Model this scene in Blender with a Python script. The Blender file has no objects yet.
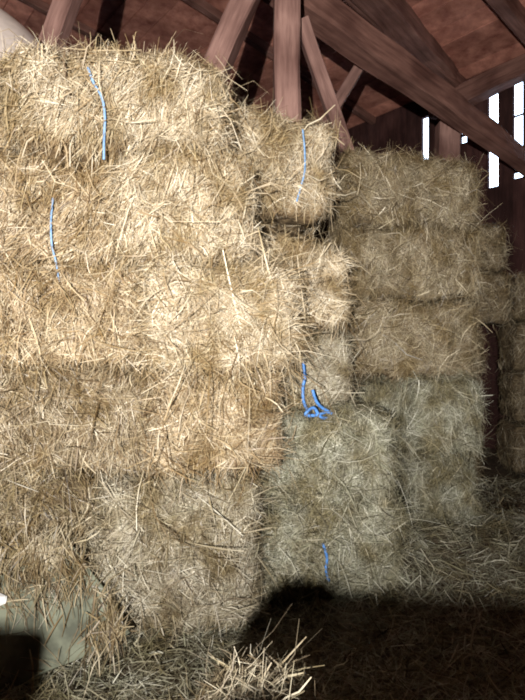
import bpy, bmesh, math, random
import numpy as np
from mathutils import Vector, Matrix, noise

sc = bpy.context.scene
COL = sc.collection
random.seed(4)
RNG = np.random.default_rng(11)

# ------------------------------------------------------------------ camera
F = 529.0                                  # focal length in pixels at 525x700
CZ = 1.10
cam_d = bpy.data.cameras.new('camera')
cam = bpy.data.objects.new('camera', cam_d)
COL.objects.link(cam)
cam.location = (0, 0, CZ)
cam.rotation_euler = (math.pi / 2, 0, 0)
cam_d.sensor_fit = 'VERTICAL'
cam_d.sensor_height = 24.0
cam_d.lens = F / 700 * 24.0
cam_d.clip_start = 0.02
sc.camera = cam

# ------------------------------------------------------------------ world (daylight outside the barn, seen through the wall gaps)
w = bpy.data.worlds.new('daylight')
sc.world = w
w.use_nodes = True
bg = w.node_tree.nodes['Background']
bg.inputs[0].default_value = (0.62, 0.78, 1.0, 1)
bg.inputs[1].default_value = 7.0

# ------------------------------------------------------------------ work lamp behind the photographer
LAMP = Vector((-0.30, -1.0, 1.12))
ld = bpy.data.lights.new('work_lamp', 'SPOT')
ld.energy = 1120
ld.color = (1.0, 0.95, 0.85)
ld.spot_size = math.radians(116)
ld.spot_blend = 1.0
ld.shadow_soft_size = 0.016
lamp = bpy.data.objects.new('work_lamp', ld)
COL.objects.link(lamp)
lamp.location = LAMP
lamp.rotation_euler = (Vector((-0.58, 2.0, 2.2)) - LAMP).to_track_quat('-Z', 'Y').to_euler()

sc.view_settings.view_transform = 'Standard'
sc.view_settings.look = 'None'
sc.view_settings.gamma = 1.0
sc.view_settings.use_curve_mapping = False
sc.view_settings.exposure = 0.0
sc.cycles.filter_width = 1.9
sc.cycles.max_bounces = 6


def P(px, py, Y):
    return Vector(((px - 262.5) / F * Y, Y, CZ + (350 - py) / F * Y))


# ------------------------------------------------------------------ materials
def new_mat(name):
    m = bpy.data.materials.new(name)
    m.use_nodes = True
    nt = m.node_tree
    b = nt.nodes['Principled BSDF']
    return m, nt, b


def ramp(nt, stops):
    r = nt.nodes.new('ShaderNodeValToRGB')
    e = r.color_ramp.elements
    while len(e) < len(stops):
        e.new(0.5)
    for k, (p, c) in enumerate(stops):
        e[k].position = p
        e[k].color = (*c, 1)
    return r


def straw_mat(name, cols, patch=None):
    m, nt, b = new_mat(name)
    g = nt.nodes.new('ShaderNodeNewGeometry')
    n = len(cols)
    r = ramp(nt, [(k / (n - 1), c) for k, c in enumerate(cols)])
    nt.links.new(g.outputs['Random Per Island'], r.inputs[0])
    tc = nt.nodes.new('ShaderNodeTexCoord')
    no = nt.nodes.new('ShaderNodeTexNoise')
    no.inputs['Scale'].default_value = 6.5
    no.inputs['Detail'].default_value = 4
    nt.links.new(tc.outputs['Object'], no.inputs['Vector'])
    pr = ramp(nt, [(0.38, patch or (0.56, 0.49, 0.36)), (0.62, (1, 1, 1))])  # brown blotches in the hay tone, also imitating patchy shading by colour
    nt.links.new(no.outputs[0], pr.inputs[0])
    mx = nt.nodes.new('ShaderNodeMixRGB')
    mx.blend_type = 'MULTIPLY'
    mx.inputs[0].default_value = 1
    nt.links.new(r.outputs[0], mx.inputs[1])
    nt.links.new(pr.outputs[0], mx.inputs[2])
    nt.links.new(mx.outputs[0], b.inputs['Base Color'])
    b.inputs['Roughness'].default_value = 0.42
    b.inputs['Specular IOR Level'].default_value = 0.5
    return m


def core_mat(name, c0, c1):
    m, nt, b = new_mat(name)
    tc = nt.nodes.new('ShaderNodeTexCoord')
    mp = nt.nodes.new('ShaderNodeMapping')
    mp.inputs['Scale'].default_value = (30, 30, 90)
    nt.links.new(tc.outputs['Object'], mp.inputs['Vector'])
    no = nt.nodes.new('ShaderNodeTexNoise')
    no.inputs['Scale'].default_value = 1.0
    no.inputs['Detail'].default_value = 6
    nt.links.new(mp.outputs[0], no.inputs['Vector'])
    r = ramp(nt, [(0.35, c0), (0.68, c1)])
    nt.links.new(no.outputs[0], r.inputs[0])
    nt.links.new(r.outputs[0], b.inputs['Base Color'])
    bp = nt.nodes.new('ShaderNodeBump')
    bp.inputs['Strength'].default_value = 0.8
    bp.inputs['Distance'].default_value = 0.01
    nt.links.new(no.outputs[0], bp.inputs['Height'])
    nt.links.new(bp.outputs[0], b.inputs['Normal'])
    b.inputs['Roughness'].default_value = 0.8
    return m


def wood_mat(name, dark, light, scale=(2.5, 26, 26), rnd=0.35):
    m, nt, b = new_mat(name)
    tc = nt.nodes.new('ShaderNodeTexCoord')
    mp = nt.nodes.new('ShaderNodeMapping')
    mp.inputs['Scale'].default_value = scale
    nt.links.new(tc.outputs['Object'], mp.inputs['Vector'])
    no = nt.nodes.new('ShaderNodeTexNoise')
    no.inputs['Scale'].default_value = 1.0
    no.inputs['Detail'].default_value = 6
    no.inputs['Roughness'].default_value = 0.65
    nt.links.new(mp.outputs[0], no.inputs['Vector'])
    r = ramp(nt, [(0.3, dark), (0.7, light)])
    nt.links.new(no.outputs[0], r.inputs[0])
    g = nt.nodes.new('ShaderNodeNewGeometry')
    rr = ramp(nt, [(0, (1 - rnd,) * 3), (1, (1, 1, 1))])
    nt.links.new(g.outputs['Random Per Island'], rr.inputs[0])
    n2 = nt.nodes.new('ShaderNodeTexNoise')
    n2.inputs['Scale'].default_value = 3.0
    nt.links.new(tc.outputs['Object'], n2.inputs['Vector'])
    r2 = ramp(nt, [(0.35, (0.55, 0.5, 0.5)), (0.65, (1, 1, 1))])
    nt.links.new(n2.outputs[0], r2.inputs[0])
    prev = r.outputs[0]
    for x in (rr.outputs[0], r2.outputs[0]):
        mx = nt.nodes.new('ShaderNodeMixRGB')
        mx.blend_type = 'MULTIPLY'
        mx.inputs[0].default_value = 1
        nt.links.new(prev, mx.inputs[1])
        nt.links.new(x, mx.inputs[2])
        prev = mx.outputs[0]
    nt.links.new(prev, b.inputs['Base Color'])
    bp = nt.nodes.new('ShaderNodeBump')
    bp.inputs['Strength'].default_value = 0.5
    bp.inputs['Distance'].default_value = 0.01
    nt.links.new(no.outputs[0], bp.inputs['Height'])
    nt.links.new(bp.outputs[0], b.inputs['Normal'])
    b.inputs['Roughness'].default_value = 0.8
    b.inputs['Specular IOR Level'].default_value = 0.2
    return m


def plain_mat(name, c, rough=0.6, noise_scale=8, amount=0.75):
    m, nt, b = new_mat(name)
    tc = nt.nodes.new('ShaderNodeTexCoord')
    no = nt.nodes.new('ShaderNodeTexNoise')
    no.inputs['Scale'].default_value = noise_scale
    no.inputs['Detail'].default_value = 5
    nt.links.new(tc.outputs['Object'], no.inputs['Vector'])
    r = ramp(nt, [(0.38, tuple(x * amount for x in c)), (0.60, c)])
    nt.links.new(no.outputs[0], r.inputs[0])
    nt.links.new(r.outputs[0], b.inputs['Base Color'])
    b.inputs['Roughness'].default_value = rough
    return m


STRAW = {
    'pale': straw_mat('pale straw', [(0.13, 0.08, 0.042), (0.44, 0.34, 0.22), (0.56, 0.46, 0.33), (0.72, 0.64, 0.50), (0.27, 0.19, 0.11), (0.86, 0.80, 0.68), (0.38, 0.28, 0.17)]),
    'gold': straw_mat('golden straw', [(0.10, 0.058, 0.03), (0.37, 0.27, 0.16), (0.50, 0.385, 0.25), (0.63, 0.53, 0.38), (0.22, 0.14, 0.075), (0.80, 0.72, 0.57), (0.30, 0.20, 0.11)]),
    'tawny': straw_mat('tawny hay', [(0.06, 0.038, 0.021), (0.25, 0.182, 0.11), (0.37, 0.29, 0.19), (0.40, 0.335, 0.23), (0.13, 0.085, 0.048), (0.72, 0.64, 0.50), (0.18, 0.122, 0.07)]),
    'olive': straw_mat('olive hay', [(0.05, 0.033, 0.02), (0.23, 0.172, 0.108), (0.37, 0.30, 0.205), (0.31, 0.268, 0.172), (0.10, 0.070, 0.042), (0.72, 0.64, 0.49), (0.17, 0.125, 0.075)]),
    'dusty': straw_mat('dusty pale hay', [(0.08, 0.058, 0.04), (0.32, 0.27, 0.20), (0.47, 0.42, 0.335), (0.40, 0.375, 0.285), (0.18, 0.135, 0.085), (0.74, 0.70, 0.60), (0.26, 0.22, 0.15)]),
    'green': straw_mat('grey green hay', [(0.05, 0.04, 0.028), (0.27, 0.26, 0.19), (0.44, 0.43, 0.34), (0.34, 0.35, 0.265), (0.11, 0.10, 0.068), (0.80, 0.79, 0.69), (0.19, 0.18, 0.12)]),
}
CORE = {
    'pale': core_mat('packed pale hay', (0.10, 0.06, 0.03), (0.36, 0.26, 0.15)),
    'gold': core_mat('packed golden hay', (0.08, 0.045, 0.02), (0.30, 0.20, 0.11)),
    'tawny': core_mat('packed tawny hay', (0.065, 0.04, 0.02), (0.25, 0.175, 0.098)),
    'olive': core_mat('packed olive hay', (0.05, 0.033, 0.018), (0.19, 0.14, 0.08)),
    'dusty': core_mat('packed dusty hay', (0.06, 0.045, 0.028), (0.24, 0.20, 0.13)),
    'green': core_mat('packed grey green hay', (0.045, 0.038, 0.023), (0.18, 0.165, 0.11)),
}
TWINE = plain_mat('blue baler twine', (0.10, 0.30, 0.80), 0.45, 60, 0.6)
TWINE_PALE = plain_mat('faded blue baler twine', (0.24, 0.42, 0.74), 0.5, 60, 0.7)
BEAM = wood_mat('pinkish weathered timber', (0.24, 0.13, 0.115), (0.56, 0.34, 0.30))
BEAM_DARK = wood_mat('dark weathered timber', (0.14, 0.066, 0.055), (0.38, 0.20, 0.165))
BOARD = wood_mat('red brown roof boards', (0.42, 0.155, 0.12), (0.88, 0.42, 0.32), (9, 9, 9), 0.35)
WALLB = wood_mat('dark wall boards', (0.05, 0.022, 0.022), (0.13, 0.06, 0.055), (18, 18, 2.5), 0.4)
SLAB = plain_mat('dusty grey green sheeting', (0.19, 0.205, 0.155), 0.8, 12, 0.42)
CLOTH = plain_mat('pale woven sheeting', (0.66, 0.58, 0.55), 0.7, 20, 0.88)
SCRAP = plain_mat('white scrap', (0.85, 0.86, 0.9), 0.6, 20, 0.92)


# ------------------------------------------------------------------ mesh helpers
def mesh_obj(name, verts, faces, mat, parent=None, smooth=False):
    me = bpy.data.meshes.new(name)
    me.from_pydata([tuple(v) for v in verts], [], faces)
    me.materials.append(mat)
    if smooth:
        me.polygons.foreach_set('use_smooth', [True] * len(me.polygons))
    me.update()
    o = bpy.data.objects.new(name, me)
    COL.objects.link(o)
    if parent:
        o.parent = parent
    return o


def tag(o, label=None, cat=None, group=None, kind=None):
    if label:
        o['label'] = label
    if cat:
        o['category'] = cat
    if group:
        o['group'] = group
    if kind:
        o['kind'] = kind
    return o


def strip_mesh(name, pts, wid, mat, parent=None):
    """pts (n,k,3): centre lines of n straws; wid (n,k,3): half-width vectors. One mesh of folded flat stalks."""
    n, k, _ = pts.shape
    v = np.empty((n, k, 2, 3), dtype=np.float32)
    v[:, :, 0] = pts - wid
    v[:, :, 1] = pts + wid
    v = v.reshape(-1, 3)
    base = (np.arange(n) * k * 2)[:, None] + (np.arange(k - 1) * 2)[None, :]
    q = np.stack([base, base + 1, base + 3, base + 2], axis=-1).reshape(-1, 4)
    me = bpy.data.meshes.new(name)
    me.vertices.add(len(v))
    me.vertices.foreach_set('co', v.ravel())
    me.loops.add(q.size)
    me.loops.foreach_set('vertex_index', q.ravel().astype(np.int32))
    me.polygons.add(len(q))
    me.polygons.foreach_set('loop_start', (np.arange(len(q)) * 4).astype(np.int32))
    me.materials.append(mat)
    me.update(calc_edges=True)
    o = bpy.data.objects.new(name, me)
    COL.objects.link(o)
    if parent:
        o.parent = parent
    return o


def unit(a):
    return a / np.maximum(np.linalg.norm(a, axis=-1, keepdims=True), 1e-9)


def straws(p, nrm, up, ang_mean, ang_sd, stray, wmul=1.0, lmul=1.0, droop=0.03):
    """Curved stalks lying on a surface at points p with normals nrm; returns centre lines and half-widths."""
    n = len(p)
    a = unit(np.cross(np.broadcast_to(up, nrm.shape), nrm) + 1e-5)
    b = np.cross(nrm, a)
    th = np.where(RNG.random(n) < 0.74, RNG.normal(ang_mean, ang_sd, n), RNG.uniform(0, math.pi, n))
    fx, fz = p[:, 0] + p[:, 1] * 0.7, p[:, 2]
    ph = RNG.uniform(0, 6.28, 4)
    pert = min(1.0, ang_sd / 0.7)
    th = th + pert * 0.55 * np.sin(fx * 11 + 4 * np.sin(fz * 9 + ph[0]) + ph[1]) + pert * 0.4 * np.sin(fz * 19 + 3 * np.sin(fx * 15 + ph[2]) + ph[3])
    th = th + math.pi * (RNG.random(n) < 0.5)
    t = a * np.cos(th)[:, None] + b * np.sin(th)[:, None]
    is_stray = RNG.random(n) < stray
    tilt = np.where(is_stray, RNG.uniform(0.25, 0.9, n), RNG.normal(0.04, 0.10, n))
    d = unit(t + nrm * tilt[:, None])
    L = np.clip(RNG.lognormal(math.log(0.085), 0.5, n), 0.025, 0.26) * lmul
    L = np.where(is_stray, L * 1.0, L)
    hw = np.clip(RNG.lognormal(math.log(0.0012), 0.48, n), 0.0006, 0.0034) * wmul
    side = unit(np.cross(d, nrm))
    roll = RNG.normal(0, 0.6, n)
    wv = unit(side * np.cos(roll)[:, None] + np.cross(d, side) * np.sin(roll)[:, None])
    bend = side * RNG.normal(0, 0.16, n)[:, None] + nrm * RNG.normal(-0.04, 0.10, n)[:, None]
    lift = RNG.uniform(0.0, 0.016, n) + 0.002
    k = 4
    s = np.linspace(-0.5, 0.5, k)
    root = np.where(is_stray, 0.45, 0.0)
    pts = np.empty((n, k, 3))
    wid = np.empty((n, k, 3))
    for j in range(k):
        u = s[j] + root
        pts[:, j] = p + nrm * lift[:, None] + d * (L * u)[:, None] + bend * (L * (4 * s[j] * s[j]) * 0.5)[:, None]
        fall = np.where(is_stray, np.clip(u, 0, 1) ** 2 * L * RNG.uniform(0.0, 0.5), 0) + droop * 0
        pts[:, j, 2] -= fall
        taper = 1.0 if 0 < j < k - 1 else 0.55
        wid[:, j] = wv * (hw * taper)[:, None]
    return pts, wid


def sample_tris(me_obj, n, weight):
    me = me_obj.data
    me.calc_loop_triangles()
    nt = len(me.loop_triangles)
    tri = np.empty(nt * 3, dtype=np.int32)
    me.loop_triangles.foreach_get('vertices', tri)
    tri = tri.reshape(-1, 3)
    co = np.empty(len(me.vertices) * 3, dtype=np.float32)
    me.vertices.foreach_get('co', co)
    co = co.reshape(-1, 3).astype(float)
    A, B, C = co[tri[:, 0]], co[tri[:, 1]], co[tri[:, 2]]
    nn = np.cross(B - A, C - A)
    ar = np.linalg.norm(nn, axis=1)
    nn = nn / np.maximum(ar, 1e-12)[:, None]
    wgt = ar * weight(nn, (A + B + C) / 3)
    pick = RNG.choice(nt, n, p=wgt / wgt.sum())
    r1 = np.sqrt(RNG.random(n))[:, None]
    r2 = RNG.random(n)[:, None]
    p = A[pick] * (1 - r1) + B[pick] * r1 * (1 - r2) + C[pick] * r1 * r2
    return p, nn[pick]


def rounded_block(L, D, H, rad=0.05, step=0.045, amp=0.02, seed=0):
    """A packed hay block: subdivided box, rounded edges, lumpy faces. Origin at the centre of the base."""
    nx, ny, nz = (max(4, int(round(q / step))) for q in (L, D, H))
    bm = bmesh.new()
    idx = {}

    def vert(i, j, k):
        key = (i, j, k)
        if key not in idx:
            q = Vector((L * (i / nx - .5), D * (j / ny - .5), H * (k / nz - .5)))
            inner = Vector((max(-L / 2 + rad, min(L / 2 - rad, q.x)), max(-D / 2 + rad, min(D / 2 - rad, q.y)), max(-H / 2 + rad, min(H / 2 - rad, q.z))))
            dv = q - inner
            if dv.length > 1e-6:
                ax = sum(1 for c in dv if abs(c) > 1e-6)
                q = inner + dv.normalized() * rad * (1.0 if ax == 1 else 0.97)
                nrm = dv.normalized()
            else:
                nrm = Vector((0, 0, 1))
            sv = Vector((seed * 3.7, seed * 1.3, seed * 2.1))
            f = noise.noise(q * 3.2 + sv) * amp * 1.3 + noise.noise(q * 8 + sv) * amp * 0.9 + noise.noise(q * 19 + sv) * amp * 0.5
            # flakes: the bale is pressed from slices along its length
            f += math.sin(q.x * 55 + seed) * 0.004
            q = q + nrm * (f - amp * 0.5)
            q.z += H / 2
            idx[key] = bm.verts.new(q)
        return idx[key]
    for i in range(nx):
        for j in range(ny):
            bm.faces.new((vert(i, j, 0), vert(i, j + 1, 0), vert(i + 1, j + 1, 0), vert(i + 1, j, 0)))
            bm.faces.new((vert(i, j, nz), vert(i + 1, j, nz), vert(i + 1, j + 1, nz), vert(i, j + 1, nz)))
    for i in range(nx):
        for k in range(nz):
            bm.faces.new((vert(i, 0, k), vert(i + 1, 0, k), vert(i + 1, 0, k + 1), vert(i, 0, k + 1)))
            bm.faces.new((vert(i, ny, k), vert(i, ny, k + 1), vert(i + 1, ny, k + 1), vert(i + 1, ny, k)))
    for j in range(ny):
        for k in range(nz):
            bm.faces.new((vert(0, j, k), vert(0, j, k + 1), vert(0, j + 1, k + 1), vert(0, j + 1, k)))
            bm.faces.new((vert(nx, j, k), vert(nx, j + 1, k), vert(nx, j + 1, k + 1), vert(nx, j, k + 1)))
    return bm


def tube(name, pts, r, mat, parent=None, flat=1.0, sides=6, sub=5):
    """A round or flattened cord through the points (Catmull-Rom)."""
    pts = [Vector(p) for p in pts]
    path = []
    for i in range(len(pts) - 1):
        p0, p1, p2, p3 = pts[max(i - 1, 0)], pts[i], pts[i + 1], pts[min(i + 2, len(pts) - 1)]
        for s in range(sub):
            t = s / sub
            path.append(0.5 * ((2 * p1) + (p2 - p0) * t + (2 * p0 - 5 * p1 + 4 * p2 - p3) * t * t + (3 * p1 - p0 - 3 * p2 + p3) * t ** 3))
    path.append(pts[-1])
    vs, fs = [], []
    for i, c in enumerate(path):
        d = (path[min(i + 1, len(path) - 1)] - path[max(i - 1, 0)]).normalized()
        a = d.cross(Vector((0, 1, 0.01)))
        a = a.normalized() if a.length > 1e-4 else Vector((1, 0, 0))
        b = d.cross(a).normalized()
        for k in range(sides):
            th = 2 * math.pi * k / sides + i * 0.5
            vs.append(c + a * math.cos(th) * r + b * math.sin(th) * r * flat)
    for i in range(len(path) - 1):
        for k in range(sides):
            k2 = (k + 1) % sides
            fs.append((i * sides + k, i * sides + k2, (i + 1) * sides + k2, (i + 1) * sides + k))
    fs.append(tuple(range(sides))[::-1])
    fs.append(tuple((len(path) - 1) * sides + k for k in range(sides)))
    return mesh_obj(name, vs, fs, mat, parent, True)


def timber(name, p0, p1, wid, hei, mat, label, cat, group=None, seed=0, up=Vector((0, 0, 1)), taper=1.0):
    """A hewn timber from p0 to p1: chamfered section, slightly wavy faces. Local X runs along it."""
    p0, p1 = Vector(p0), Vector(p1)
    ax = p1 - p0
    Lg = ax.length
    x = ax.normalized()
    y = up.cross(x)
    if y.length < 0.05:
        y = Vector((0, 1, 0)).cross(x)
    y.normalize()
    z = x.cross(y)
    n = max(6, int(Lg / 0.12))
    c = 0.16
    sec = [(-1, -1 + c), (-1 + c, -1), (1 - c, -1), (1, -1 + c), (1, 1 - c), (1 - c, 1), (-1 + c, 1), (-1, 1 - c)]
    vs, fs = [], []
    for i in range(n + 1):
        t = i / n
        k = 1 + (taper - 1) * t
        for (a, b) in sec:
            q = Vector((t * Lg, a * wid / 2 * k, b * hei / 2 * k))
            jx = noise.noise(Vector((q.x * 2.2, a * 2 + seed * 5, b * 2))) * wid * 0.09
            jz = noise.noise(Vector((q.x * 2.2 + 31, a * 2 + seed * 5, b * 2))) * hei * 0.09
            vs.append(q + Vector((0, jx, jz)))
    for i in range(n):
        for k in range(8):
            k2 = (k + 1) % 8
            fs.append((i * 8 + k, i * 8 + k2, (i + 1) * 8 + k2, (i + 1) * 8 + k))
    fs.append(tuple(range(8))[::-1])
    fs.append(tuple(n * 8 + k for k in range(8)))
    o = mesh_obj(name, vs, fs, mat)
    o.matrix_world = Matrix((x, y, z)).transposed().to_4x4()
    o.location = p0
    tag(o, label, cat, group)
    return o


# ================================================================== SETTING
U = Vector((0.77, 0.64, 0)).normalized()       # across the barn, towards the gapped wall
E = Vector((-U.y, U.x, 0))                     # along the gapped wall, away from the photographer
S0 = 5.83
ROOF_T = 0.15


def roof_z(p):
    return 4.28 - ROOF_T * (U.x * p[0] + U.y * p[1] - S0)


def se(s, e, z):
    q = U * s + E * e
    return Vector((q.x, q.y, z))


def boxes_mesh(name, boxes, mat, kind='structure'):
    """boxes: list of 8-corner lists (bottom 4, top 4)."""
    vs, fs = [], []
    for b in boxes:
        k = len(vs)
        vs += b
        fs += [(k, k + 3, k + 2, k + 1), (k + 4, k + 5, k + 6, k + 7), (k, k + 1, k + 5, k + 4), (k + 1, k + 2, k + 6, k + 5), (k + 2, k + 3, k + 7, k + 6), (k + 3, k, k + 4, k + 7)]
    o = mesh_obj(name, vs, fs, mat)
    o['kind'] = kind
    return o


# floor: trodden hay over earth, gently uneven
def floor_h(x, y):
    h = 0.02 * noise.noise(Vector((x * 1.7, y * 1.7, 0))) + 0.012 * noise.noise(Vector((x * 6, y * 6, 3)))
    # the litter banks up against the foot of the right-hand bales
    h += 0.14 * math.exp(-((y - 2.95) / 0.42) ** 2) * max(0.0, min(1.0, (x - 0.3) / 0.5))
    return h - 0.02


nx, ny = 90, 90
fv, ff = [], []
for j in range(ny + 1):
    for i in range(nx + 1):
        x = -8 + 16 * i / nx if not (20 <= i <= 70) else -8 + 16 * i / nx
        y = -6.5 + 17.5 * j / ny
        fv.append((x, y, floor_h(x, y)))
for j in range(ny):
    for i in range(nx):
        a = j * (nx + 1) + i
        ff.append((a, a + 1, a + nx + 2, a + nx + 1))
FLOORM = core_mat('trodden hay on earth', (0.05, 0.032, 0.022), (0.18, 0.145, 0.095))
fl = mesh_obj('floor', fv, ff, FLOORM, None, True)
fl['kind'] = 'structure'

# ceiling: sloping roof boards running along E
boxes = []
s = -5.2
while s < 6.2:
    wd = random.uniform(0.17, 0.26)
    dz = random.uniform(0, 0.012)
    tilt = random.uniform(-0.006, 0.006)
    cs = []
    for top in (0.0, 0.03):
        for (a, b) in ((s, -4.6), (s + wd - 0.008, -4.6), (s + wd - 0.008, 9.6), (s, 9.6)):
            q = se(a, b, 0)
            cs.append(Vector((q.x, q.y, roof_z(q) + top + dz + (tilt if a == s else -tilt))))
    boxes.append(cs)
    s += wd
boxes.append([Vector((*se(a, b, 0).xy, roof_z(se(a, b, 0)) + t)) for t in (0.05, 0.07) for (a, b) in ((-5.2, -4.6), (6.3, -4.6), (6.3, 9.6), (-5.2, 9.6))])
ceil = boxes_mesh('ceiling', boxes, BOARD)


# wall on the right: upright boards with daylight gaps
def wall_hit(px):
    k = (px - 262.5) / F
    Y = S0 / (U.x * k + U.y)
    return Vector((k * Y, Y, 0)), Y


def gap(px, wpx, y0, y1):
    q, Y = wall_hit(px)
    e = E.dot(q)
    wdt = wpx / F * Y * 1.12
    return (e - wdt / 2, e + wdt / 2, CZ + (350 - y1) / F * Y, CZ + (350 - y0) / F * Y)


gaps = [
    [gap(425, 6.5, 117, 160)],
    [gap(463.5, 5, 128, 134), gap(463.5, 5, 136, 143), gap(463.5, 5.5, 100, 109)],
    [gap(493, 9.0, 147, 187), gap(493, 9.0, 88, 147)],
    [gap(518, 8.5, 172, 178), gap(518, 8.5, 115.5, 155), gap(518, 8.5, 78, 114.5)],
    [gap(560, 8, 60, 160)],
    [gap(484, 4, 60, 65)],
]
gaps.sort(key=lambda g: g[0][0])
boxes = []


def wbox(e0, e1, z0, z1, off=0.0):
    boxes.append([se(S0 + d + off, e, z) for z in (z0, z1) for (d, e) in ((0, e0), (0.035, e0), (0.035, e1), (0, e1))])


def boards(e0, e1):
    n = max(1, round((e1 - e0) / 0.24))
    for k in range(n):
        a, b = e0 + (e1 - e0) * k / n, e0 + (e1 - e0) * (k + 1) / n
        wbox(a, b, -0.2, 4.35, random.uniform(0, 0.008))


e_at = -4.6
for g in gaps:
    a, b = min(x[0] for x in g), max(x[1] for x in g)
    boards(e_at, a)
    z = -0.2
    for (_, _, z0, z1) in sorted(g, key=lambda t: t[2]):
        wbox(a, b, z, z0)
        z = z1
    wbox(a, b, z, 4.35)
    e_at = b
boards(e_at, 9.6)
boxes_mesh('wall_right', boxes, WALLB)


def plain_wall(name, a, b, z1):
    d = (b - a)
    n = Vector((-d.y, d.x, 0)).normalized() * 0.05
    k = max(1, int(d.length / 0.25))
    bx = []
    for i in range(k):
        p, q = a + d * (i / k), a + d * ((i + 1) / k - 0.004 / d.length)
        off = n * random.uniform(0, 0.2)
        c = [p + off, q + off, q + off + n, p + off + n]
        bx.append([Vector((v.x, v.y, -0.2)) for v in c] + [Vector((v.x, v.y, roof_z(v) + 0.02)) for v in c])
    c = [a + n * 1.2, b + n * 1.2, b + n * 1.8, a + n * 1.8]
    bx.append([Vector((v.x, v.y, -0.2)) for v in c] + [Vector((v.x, v.y, roof_z(v) + 0.02)) for v in c])
    boxes_mesh(name, bx, WALLB)


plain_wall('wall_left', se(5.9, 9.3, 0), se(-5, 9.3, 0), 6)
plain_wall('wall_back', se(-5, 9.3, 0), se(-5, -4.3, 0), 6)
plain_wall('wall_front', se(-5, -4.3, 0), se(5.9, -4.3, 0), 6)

# unseen blocker added behind the camera, its notched outline shaped to cast the foreground shadows
NL, NR = -0.439, -0.206
HL, HR = 0.803, 0.823
bmv = []
PY0, PY1 = -0.115, -0.075


def prof(side):
    pts = []
    if side < 0:
        pts = [(-3.2, 0.0), (NL, 0.0), (NL, HL - 0.02)]
        for k in range(5):
            t = math.pi / 2 * k / 4
            pts.append((NL - 0.014 + 0.014 * math.cos(t), HL - 0.014 + 0.014 * math.sin(t)))
        pts += [(-3.2, HL)]
    else:
        r = 0.035
        pts = [(3.2, 0.0), (3.2, HR - 0.03), (0.1, HR - 0.012), (NR + r, HR)]
        for k in range(6):
            t = math.pi / 2 * k / 5
            pts.append((NR + r - r * math.sin(t), HR - r + r * math.cos(t)))
        pts += [(NR, 0.0)]
    return pts


vs, fs = [], []
for sd in (-1, 1):
    pr = prof(sd)
    k = len(vs)
    n = len(pr)
    vs += [Vector((x, PY0, z)) for x, z in pr] + [Vector((x, PY1, z)) for x, z in pr]
    fs.append(tuple(range(k, k + n)))
    fs.append(tuple(range(k + n, k + 2 * n))[::-1])
    for i in range(n):
        j = (i + 1) % n
        fs.append((k + i, k + n + i, k + n + j, k + j))
blocker = mesh_obj('shadow_blocker', vs, fs, WALLB)
blocker['kind'] = 'structure'

# ================================================================== TIMBERS
# rafters under the roof boards
for k, e in enumerate((0.25, 1.25, 2.35, 3.3, 4.6, 5.95, 7.4)):
    sz = (0.13, 0.17) if e < 4 else (0.08, 0.09)
    a, b = se(-4.8, e, 0), se(5.8, e, 0)
    p0 = Vector((a.x, a.y, roof_z(a) - sz[1] / 2 - 0.005))
    p1 = Vector((b.x, b.y, roof_z(b) - sz[1] / 2 - 0.005))
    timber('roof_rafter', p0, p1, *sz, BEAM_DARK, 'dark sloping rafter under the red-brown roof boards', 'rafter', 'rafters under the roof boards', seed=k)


def to_roof(px, py, px2, py2, Y, drop=0.13):
    """extend an image line at depth Y up to the roof."""
    a, b = P(px, py, Y), P(px2, py2, Y)
    d = a - b
    for i in range(400):
        q = b + d * (i * 0.02)
        if q.z > roof_z(q) - drop:
            return q
    return q


post = P(287, 60, 3.6)
timber('wooden_post', Vector((post.x, 3.6, -0.02)), Vector((post.x, 3.6, roof_z(post) - 0.06)), 0.175, 0.17, BEAM, 'thick upright timber post rising behind the middle bales to the roof', 'post', seed=21)
top = to_roof(259, -30, 207, 88, 3.45)
bot = P(207, 88, 3.45) + (P(207, 88, 3.45) - P(259, -30, 3.45)).normalized() * 0.01
d = (P(207, 88, 3.45) - P(259, -30, 3.45))
bot = P(259, -30, 3.45) + d * ((P(259, -30, 3.45).z) / -d.z)
timber('wooden_brace', bot, top, 0.15, 0.16, BEAM, 'pinkish slanting timber brace leaning up to the right, left of the upright post', 'brace', seed=22, up=Vector((0, 1, 0)))
a = P(301, 20, 3.745)
b = P(350, 152, 3.80)
d = b - a
timber('wooden_brace', a, P(456.6, 466.4, 5.0), 0.10, 0.10, BEAM, 'thin timber brace slanting down to the right from the upright post', 'brace', seed=23, up=Vector((0, 1, 0)))
timber('wooden_brace', P(360, 66, 4.8), P(100, 492, 4.1), 0.10, 0.10, BEAM, 'timber brace leaning the opposite way behind the thin brace right of the post', 'brace', seed=24, up=Vector((0, 1, 0)))
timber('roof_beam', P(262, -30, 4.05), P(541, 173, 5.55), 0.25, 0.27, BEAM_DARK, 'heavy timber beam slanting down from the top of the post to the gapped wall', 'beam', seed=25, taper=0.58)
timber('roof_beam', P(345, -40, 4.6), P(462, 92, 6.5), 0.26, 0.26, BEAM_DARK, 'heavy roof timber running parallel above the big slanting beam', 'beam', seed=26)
q1, _ = wall_hit(437)
q2, _ = wall_hit(640)
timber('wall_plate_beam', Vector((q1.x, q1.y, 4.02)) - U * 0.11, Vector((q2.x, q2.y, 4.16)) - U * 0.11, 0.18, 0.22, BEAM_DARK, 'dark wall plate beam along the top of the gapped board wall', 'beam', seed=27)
g = P(447, 130, 5.35)
timber('wooden_post', Vector((g.x, g.y, -0.02)), Vector((g.x, g.y, CZ + (350 - 124) / F * 5.35)), 0.21, 0.20, BEAM, 'dark stubby post standing behind the right bales under the slanting beam', 'post', seed=28)
a = P(75, -20, 3.3)
b = P(47, 58, 3.3)
top = to_roof(75, -20, 47, 58, 3.3)
d = b - a
timber('wooden_brace', a + d * (a.z / -d.z), top, 0.12, 0.12, BEAM, 'pinkish timber brace rising above the upper left bale', 'brace', seed=29, up=Vector((0, 1, 0)))

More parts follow.
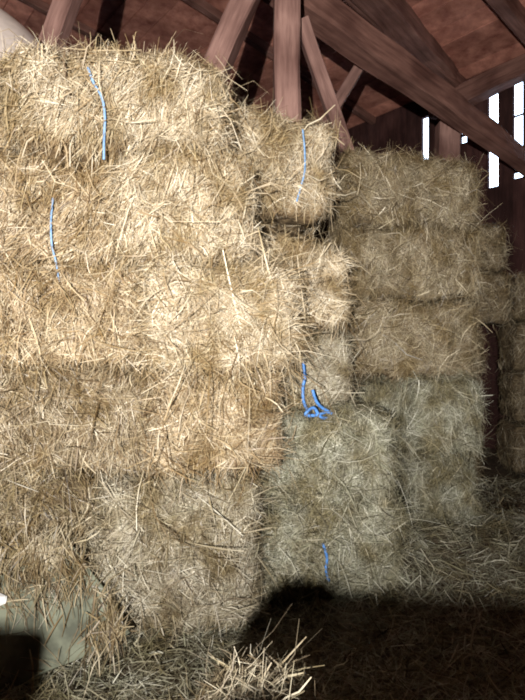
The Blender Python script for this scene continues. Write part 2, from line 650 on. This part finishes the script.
# ================================================================== HAY BALES
BALES = {}
TOTAL = [0]


def bale(key, label, x0, x1, yf, z0, z1, yaw, tint, n, depth=0.44, ang=55, sd=32, stray=0.05, amp=0.022, rad=0.06, top=0.6, side=0.8, back=0.06, group='hay bales in the big stack', tilt=0.0, wmul=1.0, lmul=1.0):
    """x0..x1 metres at the front, yf front distance at the middle of the face, yaw in degrees."""
    L = (x1 - x0) / math.cos(math.radians(yaw))
    n, wmul = int(n * 1.4), wmul * 0.82
    H = z1 - z0
    seed = len(BALES) + 1
    bm = rounded_block(L, depth, H, rad=rad, seed=seed, amp=amp)
    me = bpy.data.meshes.new('hay_bale')
    bm.to_mesh(me)
    bm.free()
    me.polygons.foreach_set('use_smooth', [True] * len(me.polygons))
    me.materials.append(CORE[tint])
    o = bpy.data.objects.new('hay_bale', me)
    COL.objects.link(o)
    ya = math.radians(yaw)
    cx, cy = (x0 + x1) / 2 - math.sin(ya) * depth / 2, yf + math.cos(ya) * depth / 2
    o.location = (cx, cy, z0)
    o.rotation_euler = (0, math.radians(tilt), ya)
    tag(o, label, 'hay bale', group)

    def wgt(nn, c):
        r = np.full(len(nn), side)
        r = np.where(nn[:, 1] < -0.5, 1.0, r)
        r = np.where(nn[:, 2] > 0.5, top, r)
        r = np.where(nn[:, 1] > 0.5, back, r)
        r = np.where(nn[:, 2] < -0.5, 0.03, r)
        return r
    p, nn = sample_tris(o, n, wgt)
    pts, wid = straws(p, nn, np.array([0, 0, 1.0]), math.radians(ang), math.radians(sd), stray, wmul, lmul)
    nt_ = int(n / 75)
    c = RNG.choice(n, nt_)
    m_ = RNG.integers(8, 26, nt_)
    ci = np.repeat(c, m_)
    tang = np.repeat(RNG.uniform(0, math.pi, nt_), m_)
    up_ = np.repeat(RNG.uniform(0.004, 0.030, nt_), m_)
    N_ = nn[ci]
    A_ = unit(np.cross(np.array([0, 0, 1.0]), N_) + 1e-5)
    B_ = np.cross(N_, A_)
    p2 = p[ci] + A_ * RNG.normal(0, 0.016, len(ci))[:, None] + B_ * RNG.normal(0, 0.016, len(ci))[:, None] + N_ * (up_ * RNG.random(len(ci)))[:, None]
    pt2, wd2 = straws(p2, N_, np.array([0, 0, 1.0]), 0, 0.3, 0.1, wmul * 1.15, lmul * 1.15)
    # turn each tuft to one shared direction
    mid = pt2.mean(axis=1, keepdims=True)
    dv, wv_ = pt2 - mid, wd2
    cs_, sn_ = np.cos(tang)[:, None, None], np.sin(tang)[:, None, None]
    Nn = N_[:, None, :]
    rot = lambda q: q * cs_ + np.cross(np.broadcast_to(Nn, q.shape), q) * sn_ + Nn * (np.sum(Nn * q, -1, keepdims=True)) * (1 - cs_)
    pts = np.concatenate([pts, mid + rot(dv)])
    wid = np.concatenate([wid, rot(wv_)])
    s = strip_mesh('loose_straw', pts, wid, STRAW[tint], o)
    s['kind'] = 'stuff'
    TOTAL[0] += n
    BALES[key] = (o, depth, H, L)
    return o


def px2x(px, Y):
    return (px - 262.5) / F * Y


def pz(py, Y):
    return CZ + (350 - py) / F * Y


def bx(key, label, pxa, pxb, Y, z0, z1, yaw, tint, n, **kw):
    return bale(key, label, px2x(pxa, Y), px2x(pxb, Y), Y, z0, z1, yaw, tint, n, **kw)


# left-hand columns
bx('A0', 'straw bale cut off by the frame at the upper left corner of the stack', -200, 6, 1.98, 1.83, 2.14, 10, 'pale', 2500)
bx('A1', 'big pale bale with blue twine down its face, top left of the stack', 12, 232, 2.00, 1.845, 2.26, 14, 'pale', 10500, tilt=-2.5, stray=0.10, ang=56, sd=18, amp=0.036, rad=0.10)
bx('B1', 'golden bale with short blue twine, under the big pale top left bale', -150, 126, 1.97, 1.425, 1.85, 10, 'gold', 9500, ang=60, sd=18, amp=0.034, rad=0.05, stray=0.07, tilt=2)
bx('B2', 'bright straw bale right of the short-twined bale, under the big pale top bale', 126, 262, 2.02, 1.43, 1.86, 14, 'pale', 8500, ang=58, sd=26, stray=0.08, amp=0.034, depth=0.44, rad=0.06, tilt=-3)
bx('C1', 'dull golden bale with hanging straws in the middle of the left edge', -120, 148, 1.98, 1.025, 1.435, 9, 'gold', 9500, ang=95, sd=30, stray=0.10, amp=0.034, rad=0.045, tilt=-2)
bx('C2', 'bright bale with long straws sticking out across the middle of the stack', 148, 300, 2.02, 1.02, 1.44, 16, 'pale', 10500, ang=25, sd=34, stray=0.12, depth=0.5, lmul=1.25, amp=0.034, rad=0.06, tilt=2.5)
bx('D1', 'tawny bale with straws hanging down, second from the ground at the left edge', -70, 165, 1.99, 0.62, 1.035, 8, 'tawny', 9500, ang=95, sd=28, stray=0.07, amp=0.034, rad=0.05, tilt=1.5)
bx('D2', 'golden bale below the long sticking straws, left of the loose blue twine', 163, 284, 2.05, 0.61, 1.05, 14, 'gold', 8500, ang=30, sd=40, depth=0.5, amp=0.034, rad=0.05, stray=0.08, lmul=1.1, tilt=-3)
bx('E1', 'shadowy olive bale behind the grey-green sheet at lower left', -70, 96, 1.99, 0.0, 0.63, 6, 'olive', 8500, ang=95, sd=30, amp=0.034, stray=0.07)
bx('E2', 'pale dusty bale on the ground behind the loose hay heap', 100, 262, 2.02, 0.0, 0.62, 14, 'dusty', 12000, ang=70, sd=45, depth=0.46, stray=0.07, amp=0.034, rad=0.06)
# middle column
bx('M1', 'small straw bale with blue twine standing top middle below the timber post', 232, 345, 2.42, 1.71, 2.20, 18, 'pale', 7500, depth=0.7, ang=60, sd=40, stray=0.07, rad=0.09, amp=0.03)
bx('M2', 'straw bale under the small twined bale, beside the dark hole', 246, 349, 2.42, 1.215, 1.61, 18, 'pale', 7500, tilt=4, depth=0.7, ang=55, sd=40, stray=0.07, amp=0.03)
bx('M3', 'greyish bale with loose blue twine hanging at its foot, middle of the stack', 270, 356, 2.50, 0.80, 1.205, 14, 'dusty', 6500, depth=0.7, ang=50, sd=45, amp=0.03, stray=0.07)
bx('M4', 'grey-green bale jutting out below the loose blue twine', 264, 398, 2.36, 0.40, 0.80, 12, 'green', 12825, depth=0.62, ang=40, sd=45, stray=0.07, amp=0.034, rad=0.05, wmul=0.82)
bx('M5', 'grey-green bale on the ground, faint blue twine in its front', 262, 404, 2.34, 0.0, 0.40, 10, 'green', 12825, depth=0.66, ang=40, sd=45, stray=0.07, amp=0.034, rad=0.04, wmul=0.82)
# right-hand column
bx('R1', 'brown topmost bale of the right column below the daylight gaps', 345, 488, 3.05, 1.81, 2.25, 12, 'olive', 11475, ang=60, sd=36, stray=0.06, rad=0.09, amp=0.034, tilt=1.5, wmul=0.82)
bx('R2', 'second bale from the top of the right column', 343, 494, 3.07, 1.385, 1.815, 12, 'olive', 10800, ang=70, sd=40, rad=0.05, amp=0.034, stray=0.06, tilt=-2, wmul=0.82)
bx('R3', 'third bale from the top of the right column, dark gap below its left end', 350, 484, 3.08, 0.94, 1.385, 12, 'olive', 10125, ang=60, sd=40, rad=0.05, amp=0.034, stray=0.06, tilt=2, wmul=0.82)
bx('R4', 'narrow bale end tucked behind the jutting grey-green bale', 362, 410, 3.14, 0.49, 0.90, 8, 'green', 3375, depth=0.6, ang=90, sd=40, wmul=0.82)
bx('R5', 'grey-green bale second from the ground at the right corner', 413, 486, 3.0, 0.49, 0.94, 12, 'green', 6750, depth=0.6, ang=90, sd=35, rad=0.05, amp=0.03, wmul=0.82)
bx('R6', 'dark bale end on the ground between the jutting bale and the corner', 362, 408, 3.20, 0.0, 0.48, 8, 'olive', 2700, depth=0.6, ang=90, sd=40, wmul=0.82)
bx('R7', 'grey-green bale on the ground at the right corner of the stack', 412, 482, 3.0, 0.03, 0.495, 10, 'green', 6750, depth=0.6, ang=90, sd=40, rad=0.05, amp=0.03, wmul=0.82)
# second row behind the right corner
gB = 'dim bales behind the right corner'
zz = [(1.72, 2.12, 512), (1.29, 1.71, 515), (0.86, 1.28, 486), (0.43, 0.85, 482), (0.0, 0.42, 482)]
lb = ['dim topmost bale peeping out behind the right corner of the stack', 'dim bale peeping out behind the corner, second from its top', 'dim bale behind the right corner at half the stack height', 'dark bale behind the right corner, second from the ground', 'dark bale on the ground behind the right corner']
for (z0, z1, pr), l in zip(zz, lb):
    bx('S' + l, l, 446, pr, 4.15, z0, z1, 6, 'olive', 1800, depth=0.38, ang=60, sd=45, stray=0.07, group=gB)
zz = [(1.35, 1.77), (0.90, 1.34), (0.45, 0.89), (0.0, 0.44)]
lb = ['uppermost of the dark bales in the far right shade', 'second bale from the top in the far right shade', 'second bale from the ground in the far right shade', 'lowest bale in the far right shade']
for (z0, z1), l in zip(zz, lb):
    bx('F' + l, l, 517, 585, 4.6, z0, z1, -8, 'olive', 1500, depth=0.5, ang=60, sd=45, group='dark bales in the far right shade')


# ------------------------------------------------------------------ twine on the bales
def face_pts(key, pix, off=0.012):
    o, depth, H, L = BALES[key]
    bpy.context.view_layer.update()
    mw = o.matrix_world
    p0 = mw @ Vector((0, -depth / 2, H / 2))
    n = (mw.to_3x3() @ Vector((0, -1, 0))).normalized()
    inv = mw.inverted()
    out = []
    for (px, py) in pix:
        d = Vector(((px - 262.5) / F, 1, (350 - py) / F))
        o0 = Vector((0, 0, CZ))
        t = (p0 - o0).dot(n) / d.dot(n)
        out.append(inv @ (o0 + d * t + n * off))
    return out


def twine(key, pix, r=0.0045, off=0.012, mat=TWINE, flat=0.6):
    return tube('twine', face_pts(key, pix, off), r, mat, BALES[key][0], flat)


twine('A1', [(88, 68), (94, 84), (102, 98), (105, 118), (104, 140), (104, 160)], 0.0052, 0.005, TWINE_PALE)
twine('B1', [(53, 198), (51, 222), (52, 245), (56, 262), (59, 282)], 0.004, 0.002, TWINE_PALE)
twine('M1', [(302, 130), (304, 150), (304, 172), (300, 188), (296, 202)], 0.005, 0.008, TWINE_PALE)
twine('M3', [(301, 362), (303, 376), (301, 388), (302, 402), (308, 414)], 0.008, 0.03)
twine('M3', [(304, 388), (309, 401), (318, 408), (328, 413), (318, 409), (309, 412), (297, 412), (305, 405), (312, 414), (322, 415)], 0.008, 0.12)
twine('M5', [(322, 542), (326, 556), (325, 568), (328, 580)], 0.007, 0.014)

# ================================================================== LOOSE HAY
# heap of loose hay in front
bm = bmesh.new()
HC = Vector((-0.015, 0.98))
rings, segs = 12, 36
vv = []
for i in range(rings + 1):
    t = i / rings
    row = []
    for k in range(segs):
        a = 2 * math.pi * k / segs
        r = (0.04 + 0.13 * t + 0.14 * t * t) * (1 + 0.14 * noise.noise(Vector((math.cos(a) * 1.5, math.sin(a) * 1.5, t * 2))))
        h = 0.475 * (1 - t ** 2.2) + 0.03 * noise.noise(Vector((math.cos(a) * 3, math.sin(a) * 3, t * 5 + 4)))
        if t == 1:
            h = -0.02
        row.append(bm.verts.new((r * math.cos(a) * 0.95, r * math.sin(a), h)))
    vv.append(row)
topv = bm.verts.new((0, 0, 0.485))
for k in range(segs):
    bm.faces.new((topv, vv[0][k], vv[0][(k + 1) % segs]))
for i in range(rings):
    for k in range(segs):
        k2 = (k + 1) % segs
        bm.faces.new((vv[i][k], vv[i + 1][k], vv[i + 1][k2], vv[i][k2]))
bm.faces.new([vv[rings][k] for k in range(segs)][::-1])
me = bpy.data.meshes.new('hay_heap')
bm.to_mesh(me)
bm.free()
me.polygons.foreach_set('use_smooth', [True] * len(me.polygons))
me.materials.append(CORE['green'])
heap = bpy.data.objects.new('hay_heap', me)
COL.objects.link(heap)
heap.location = (HC.x, HC.y, 0)
tag(heap, 'loose heap of tangled hay rising from the bottom edge of the photo', 'hay heap')
p, nn = sample_tris(heap, 8000, lambda n, c: np.where(n[:, 2] < -0.3, 0.01, 1.0))
pts, wid = straws(p, nn, np.array([0, 0.0, 1.0]), 0.9, 0.9, 0.12, 0.6, 0.8)
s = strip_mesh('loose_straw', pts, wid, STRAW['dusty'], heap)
s['kind'] = 'stuff'

# litter strewn over the floor
n = 62000
x = np.concatenate([RNG.uniform(-1.6, 3.0, 30000), RNG.uniform(-0.8, 2.4, 32000)])
y = np.concatenate([RNG.uniform(1.1, 4.6, 30000), RNG.uniform(1.3, 3.5, 32000)])
z = np.array([floor_h(a, b) for a, b in zip(x, y)]) + RNG.uniform(0, 0.02, len(x))
nn = unit(np.stack([RNG.normal(0, 0.35, len(x)), RNG.normal(-0.15, 0.4, len(x)), np.ones(len(x))], 1))
pts, wid = straws(np.stack([x, y, z], 1), nn, np.array([0, 1.0, 0]), 0.4, 0.9, 0.10, 0.95, 1.0)
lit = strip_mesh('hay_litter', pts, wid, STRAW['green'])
tag(lit, 'loose hay strewn over the barn floor in front of the stack', 'hay', None, 'stuff')

# pale sheet over the back of the top left bales
vs, fs = [], []
nu, nv = 26, 14
for j in range(nv + 1):
    for i in range(nu + 1):
        u, v = i / nu, j / nv
        xx = -2.1 + 1.10 * u
        yy = 2.45 + 0.75 * v
        arch = math.sin(math.pi * min(1, 0.5 + u * 0.5)) if u > 0 else 1
        zz_ = 2.16 + 0.88 * math.sqrt(max(0, 1 - u ** 3)) * math.sin(math.pi * min(0.93, 0.02 + v * 0.95)) ** 0.5 + 0.012 * noise.noise(Vector((xx * 5, yy * 5, 1)))
        vs.append(Vector((xx, yy, zz_)))
for j in range(nv):
    for i in range(nu):
        a = j * (nu + 1) + i
        fs.append((a, a + 1, a + nu + 2, a + nu + 1))
sheet = mesh_obj('pale_sheet', vs, fs, CLOTH, None, True)
md = sheet.modifiers.new('thickness', 'SOLIDIFY')
md.thickness = 0.02
tag(sheet, 'smooth pale sheet bulging up behind the top left bale', 'sheet')

# dusty sheet leaning against the lowest bale at lower left
SY0, SK = 1.72, 0.64


def on_sheet(px, py):
    k = (350 - py) / F
    z = (CZ + k * SY0) / (1 - k * SK)
    return Vector(((px - 262.5) / F * (SY0 + SK * z), SY0 + SK * z, z))


low = [(-95, 735), (0, 692), (50, 668), (88, 654), (116, 640), (129, 631)]
upp = [(-95, 545), (-20, 540), (40, 538), (76, 546), (100, 582), (124, 624)]
cols = []
sub = 6
for i in range(len(low) - 1):
    for t in range(sub):
        f = t / sub
        cols.append((on_sheet(*[a + (b - a) * f for a, b in zip(low[i], low[i + 1])]), on_sheet(*[a + (b - a) * f for a, b in zip(upp[i], upp[i + 1])])))
cols.append((on_sheet(*low[-1]), on_sheet(*upp[-1])))
nv = 14
vs, fs = [], []
for (a, b) in cols:
    for j in range(nv + 1):
        q = a.lerp(b, j / nv)
        d = 0.022 * noise.noise(q * 5 + Vector((3, 0, 0))) + 0.010 * noise.noise(q * 16) + 0.004 * noise.noise(q * 45)
        vs.append(q + Vector((0, -d - 0.012, d * 0.4)))
for i in range(len(cols) - 1):
    for j in range(nv):
        a = i * (nv + 1) + j
        fs.append((a, a + nv + 1, a + nv + 2, a + 1))
sht = mesh_obj('dusty_sheet', vs, fs, SLAB, None, True)
tag(sht, 'dusty grey-green sheet leaning against the lowest bale at lower left', 'sheet')
p, nn = sample_tris(sht, 1700, lambda n, c: 0.03 + 1.2 * np.clip((c[:, 2] - 0.16) / 0.2, 0, 1) ** 2 + 0.6 * np.clip((c[:, 0] + 0.60) / 0.12, 0, 1) * 3)
nn = np.where(nn[:, 1:2] > 0, -nn, nn)
pts, wid = straws(p, nn, np.array([0, 0, 1.0]), 1.7, 0.4, 0.1, 1.0, 1.1)
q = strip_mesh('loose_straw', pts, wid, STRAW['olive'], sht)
q['kind'] = 'stuff'
md = sht.modifiers.new('thickness', 'SOLIDIFY')
md.thickness = 0.012

# white scrap on the step
c = on_sheet(2, 597)
bm = bmesh.new()
ring = []
for k in range(12):
    a = 2 * math.pi * k / 12
    r = 0.028 * (1 + 0.35 * noise.noise(Vector((math.cos(a) * 2, math.sin(a) * 2, 9))))
    ring.append(bm.verts.new((r * math.cos(a), r * 0.8 * math.sin(a), 0.002)))
inn = [bm.verts.new((v.co.x * 0.6, v.co.y * 0.6, 0.016 + 0.006 * noise.noise(v.co * 60))) for v in ring]
ct = bm.verts.new((0, 0, 0.02))
for k in range(12):
    k2 = (k + 1) % 12
    bm.faces.new((ring[k], ring[k2], inn[k2], inn[k]))
    bm.faces.new((inn[k], inn[k2], ct))
bm.faces.new(ring[::-1])
me = bpy.data.meshes.new('white_scrap')
bm.to_mesh(me)
bm.free()
me.materials.append(SCRAP)
scr = bpy.data.objects.new('white_scrap', me)
COL.objects.link(scr)
scr.location = (c.x, c.y - 0.022, c.z)
scr.rotation_euler = (math.radians(66), 0, 0)
tag(scr, 'small crumpled white scrap on the grey-green sheet at lower left', 'scrap')
